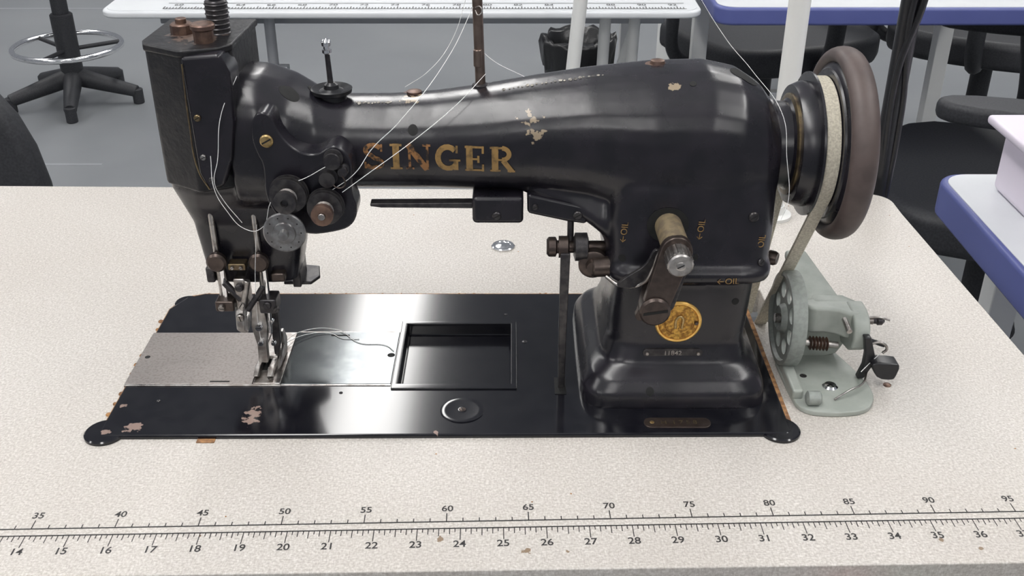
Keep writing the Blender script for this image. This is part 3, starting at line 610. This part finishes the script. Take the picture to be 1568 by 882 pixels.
th('strand_bed_1',[(-17.3,66.8,.8),(-16,69.2,.7),(-13.6,69.8,.5),(-11.4,67.9,.42),(-9.5,67.6,.42),(-8.8,66.8,.43)],.026)
th('strand_bed_2',[(-17.2,67,.8),(-15.6,68.9,.6),(-13.9,69.3,.45),(-12.9,68.6,.42),(-11.6,68.5,.42)],.026)
th('strand_wheel',[(9.5,66,30),(13.6,66,24.0),(15.2,65.3,22.3),(17.0,63.4,20.0),(17.4,62.7,17.5),(17.7,62.1,14.6),(17.4,62.1,13.4)],.02)
th('strand_winder',[(24.6,62.5,1.4),(25.3,63,1.8),(25.9,63,2.6)],.028)

# ================================================================== THREAD STAND POLES
TS=empty('thread_stand')
cyl('pole',(24.7,91.6,0),(24.9,91.6,70),.95,'white',TS); lathe('pole_flange',(24.7,91.6,0),(0,0,1),[(0,1.8),(.3,1.8),(.5,1.2),(1.2,1.1)],'white',TS)
LS=empty('lamp_stand')
cyl('post',(37.4,99.6,-75),(37.4,99.6,70),1.0,'black',LS); lathe('foot',(37.4,108,-75),(0,0,1),[(0,8),(1,8),(2,3),(4,1.5)],'black',LS)
tube('cable_1',[(37.5,98.8,70),(37.0,98.5,30),(38.2,98.5,20),(36.9,98.6,12),(37.2,99.0,2),(37.0,99.6,-20)],.35,'black',LS)
tube('cable_2',[(39.3,99,70),(38.8,98.8,28),(37.2,98.6,17),(38.0,98.7,8),(37.2,99.8,-20)],.3,'black',LS)

# ================================================================== BACKGROUND
FL=box('floor',-400,450,-60,900,-80,-75,'floor',None,0)
def table(name,x0,x1,y0,y1,z,th_,topm,edgem,legs):
    E=empty(name); n=8; pts=[]; r=3
    for cx,cy_,a0 in ((x1-r,y1-r,0),(x0+r,y1-r,90),(x0+r,y0+r,180),(x1-r,y0+r,270)):
        for i in range(n): a=math.radians(a0+i*90/(n-1)); pts.append((cx+r*math.cos(a),cy_+r*math.sin(a)))
    prism('edge_band',pts,z-th_,z-.1,edgem,E,'z',min(.5,th_*.3),3)
    ins=[((p[0]-(x0+x1)/2)*(1-1.2/(x1-x0))+(x0+x1)/2,(p[1]-(y0+y1)/2)*(1-1.2/(y1-y0))+(y0+y1)/2) for p in pts]
    prism('top_surface',ins,z-.4,z,topm,E,'z',.05)
    for i,(x,y) in enumerate(legs): box('leg_%d'%i,x-1.6,x+1.6,y-1.6,y+1.6,-75,z-th_,'white',E,.2)
    return E
CT=table('cutting_table',-66,30.5,168.5,235,0,1.2,'bgtop','bgtop',[(-60,228),(25,228)])
v=[];f=[]
def quad2(x0,x1,y0,y1,z):
    b=len(v); v.extend([(x0,y0,z),(x1,y0,z),(x1,y1,z),(x0,y1,z)]); f.append((b,b+1,b+2,b+3))
quad2(-56,28,170.0,170.2,.08); quad2(-56,28,173.6,173.8,.08)
for i in range(168): quad2(-56+i*.5,-56+i*.5+.14,170.2,170.2+(1.3 if i%5==0 else .8),.08)
mk('printed_ruler',v,f,'ink',CT)
for i in range(17): text('ruler_number_%d'%i,str(60+i*2),1.5,'ink',CT,flat(-54+i*5,172.5,.1))
for x in (-44.5,-40.5): cyl('trestle_upright_%d'%x,(x,176,-75),(x,176,-1.2),.9,'greymetal',CT)
box('trestle_bar',-46,-38,175,177,-14,-11,'greymetal',CT,.2); box('underframe',-60,26,180,182,-5,-2,'greymetal',CT,.2)
for x in (14,19): cyl('trestle_right_%d'%x,(x,180,-75),(x+2,180,-1.2),1.0,'white',CT)
cyl('brace',(24,190,-2),(14,230,-60),.9,'white',CT)
SP=empty('shelf_post'); cyl('tube',(10.4,156,9),(3.4,156,-75),1.05,'white',SP); box('foot',.5,6.5,150,162,-75,-73,'white',SP,.3)
T1=table('classroom_table',33.0,96,171,228,0,3.0,'bgtop','blueedge',[(40,224),(92,224)])
T2=table('classroom_table.001',48.0,120,52,112,-4,4.2,'bgtop','blueedge',[(56,106),(112,106),(112,60),(58,60)])
TB=empty('plastic_storage_box')
prism('tub',[(52.8,86),(82,86),(82,107.5),(52.8,107.5)],-4.0,3.0,'lilac',TB,'z',.8,4); prism('lid',[(51.3,84.5),(83.5,84.5),(83.5,109),(51.3,109)],3.0,4.0,'lilac',TB,'z',.4,3)
prism('lid_panel',[(54,87),(81,87),(81,106.5),(54,106.5)],3.8,4.5,'lilac',TB,'z',.4,3)
def office_chair(name,x,y,rot,seatz=-29,back=True,arms=True):
    E=empty(name); E.location=(x*.01,y*.01,0); E.rotation_euler=(0,0,math.radians(rot))
    prism('seat',smoothpoly([(-23,-22),(23,-22),(25,5),(20,23),(-20,23),(-25,5)],2),seatz-5,seatz+2,'chair',E,'z',2,4)
    if back:
        prism('backrest',smoothpoly([(-20,seatz+14),(-22,seatz+40),(-14,seatz+52),(14,seatz+52),(22,seatz+40),(20,seatz+14)],2),22,26,'chair',E,'y',1.5,4)
        tube('back_stem',[(0,10,seatz-5),(0,24,seatz-3),(0,28,seatz+12),(0,26,seatz+28)],2,'chair',E)
    if arms:
        for s in (-1,1):
            prism('armrest_%d'%s,smoothpoly([(s*27-4,-14),(s*27+4,-14),(s*27+4,14),(s*27-4,14)],2),seatz+19,seatz+22,'chair',E,'z',1,3)
            tube('arm_support_%d'%s,[(s*16,4,seatz-5),(s*27,4,seatz-3),(s*29,4,seatz+8),(s*27,2,seatz+19)],1.6,'chair',E)
    cyl('column',(0,0,-68),(0,0,seatz-4),2.6,'chair',E)
    for i in range(5):
        a=i*1.2566+.3; ex,ey=30*math.cos(a),30*math.sin(a)
        cyl('base_arm_%d'%i,(0,0,-66.5),(ex,ey,-69.5),2.6,'chair',E,r2=1.6)
        lathe('caster_%d'%i,(ex-2,ey,-72.1),(1,0,0),[(0,2.2),(.5,2.8),(3.5,2.8),(4,2.2)],'chair',E,20)
    return E
office_chair('office_chair',84,168,-110)
office_chair('office_chair.001',64,264,200)
office_chair('office_chair.002',122,268,150)
office_chair('office_chair.003',-77,142,180,seatz=-44,arms=False)
# drafting stool
ST=empty('drafting_stool')
sx,sy=-147,345
cyl('column',(sx,sy,-66),(sx,sy,-20),2.6,'chair',ST); cyl('column_sleeve',(sx,sy,-66),(sx,sy,-45),3.6,'chair',ST)
prism('seat',smoothpoly([(sx-20,sy-20),(sx+20,sy-20),(sx+20,sy+20),(sx-20,sy+20)],2),-20,-14,'chair',ST,'z',2,4)
tube('foot_ring',[(sx+17*math.cos(i*math.pi/6),sy+17*math.sin(i*math.pi/6),-56) for i in range(12)],1.0,'chrome',ST,cyclic=True)
for i in range(3):
    a=i*2.094+.4; cyl('ring_spoke_%d'%i,(sx,sy,-57),(sx+17*math.cos(a),sy+17*math.sin(a),-56),.7,'chair',ST)
for i in range(5):
    a=i*1.2566+1.2; ex,ey=sx+21*math.cos(a),sy+21*math.sin(a)
    cyl('base_arm_%d'%i,(sx,sy,-66),(ex,ey,-71),3.2,'chair',ST,r2=2); cyl('glide_%d'%i,(ex,ey,-75),(ex,ey,-70),1.8,'chair',ST)
EA=empty('tripod_easel')
cyl('leg_1',(-154,305,-73),(-186,316,60),1.5,'greymetal',EA); cyl('leg_2',(-236,300,-73),(-186,316,60),1.5,'greymetal',EA); cyl('leg_3',(-200,319,-73),(-186,316,60),1.5,'greymetal',EA)
for i,(x,y) in enumerate([(-154,305),(-236,300),(-200,319)]): lathe('foot_%d'%i,(x,y,-75),(0,0,1),[(0,2.5),(1,2.8),(3,1.8)],'chair',EA,16)
WB=empty('waste_bin')
lathe('bin',(19,300,-75),(0,0,1),[(0,7.5),(30,10),(30,9.4),(2,7)],'chair',WB,32)
v=[];f=[];random.seed(4); n=40
for j,(z,r) in enumerate([(-48,10.2),(-42,10.9),(-40,10.4),(-40.5,9.2),(-47,8.4),(-60,6)]):
    for i in range(n):
        rr=r*(1+random.uniform(-.06,.06)); a=i*2*math.pi/n; v.append((19+rr*math.cos(a),300+rr*math.sin(a),z+random.uniform(-.8,.8)))
for j in range(5):
    for i in range(n): k=(i+1)%n; f.append((j*n+i,j*n+k,j*n+n+k,j*n+n+i))
mk('liner',v,f,'bag',WB,smooth=True)
def cabinet(name,x0,x1,y0,y1,z1):
    E=empty(name); box('carcass',x0,x1,y0,y1,-75,z1,'white',E,.5); h=(z1+75)/3-1
    for i in range(3): box('drawer_%d'%i,x0+1,x1-1,y0-1,y0+.2,-74+i*(h+1),-74+i*(h+1)+h,'bgtop',E,.3); box('handle_%d'%i,(x0+x1)/2-3,(x0+x1)/2+3,y0-2,y0-.8,-74+i*(h+1)+h-3,-74+i*(h+1)+h-2,'greymetal',E,.1)
cabinet('storage_cabinet',47,60,312,340,-38); cabinet('storage_cabinet.001',72,92,312,340,-32)
FR=empty('table_footrest'); cyl('bar',(122,225,-52),(150,225,-52),1.3,'white',FR); cyl('upright',(122,225,-75),(122,225,-52),1.3,'white',FR); cyl('upright_2',(150,225,-75),(150,225,-52),1.3,'white',FR)
for i,(x0,x1,y0,y1) in enumerate([(-330,-120,288,289.5),(-300,300,470,472)]): box('floor_tape' if i==0 else 'floor_tape.001',x0,x1,y0,y1,-75,-74.9,'greymetal',None,0)
box('fabric_roll',18.5,21,42.4,44.4,-6,-2.6,'red',None,.6); box('fabric_roll.001',22,24.6,42.4,44.4,-6,-2.6,'green',None,.6)

# ================================================================== LIGHTS: ceiling fixtures with real diffusers
k=0
for yy in (430,20,-380):
    for xx in (-62,170,-300):
        E=empty('ceiling_light' if k==0 else 'ceiling_light.%03d'%k); k+=1
        box('housing',xx-19,xx+19,yy-134,yy+134,226,234,'white',E,.5)
        box('diffuser',xx-16,xx+16,yy-130,yy+130,224.5,226.3,'tube',E,0)
w=bpy.data.worlds.new('room_ambient'); scene.world=w; w.use_nodes=True
N=w.node_tree.nodes; L=w.node_tree.links; b=N['Background']; b.inputs[1].default_value=1
tc=N.new('ShaderNodeTexCoord'); sp=N.new('ShaderNodeSeparateXYZ'); L.new(tc.outputs['Generated'],sp.inputs[0])
cr=N.new('ShaderNodeValToRGB'); L.new(sp.outputs['Z'],cr.inputs['Fac'])
e=cr.color_ramp.elements; e[0].position=0; e[0].color=(.20,.21,.23,1); e[1].position=1; e[1].color=(.52,.53,.55,1)
n=cr.color_ramp.elements.new(.6); n.color=(.20,.21,.23,1); n=cr.color_ramp.elements.new(.8); n.color=(.40,.41,.43,1)
L.new(cr.outputs['Color'],b.inputs['Color'])

# ================================================================== CAMERA
cam=bpy.data.cameras.new('camera'); co=bpy.data.objects.new('camera',cam); col.objects.link(co)
cam.sensor_width=36; cam.lens=36*1620/1568; cam.clip_start=.01; cam.clip_end=60
co.location=P(0,0,42.5); co.rotation_euler=(math.radians(90-28.8),0,0); scene.camera=co
scene.view_settings.view_transform='Standard'
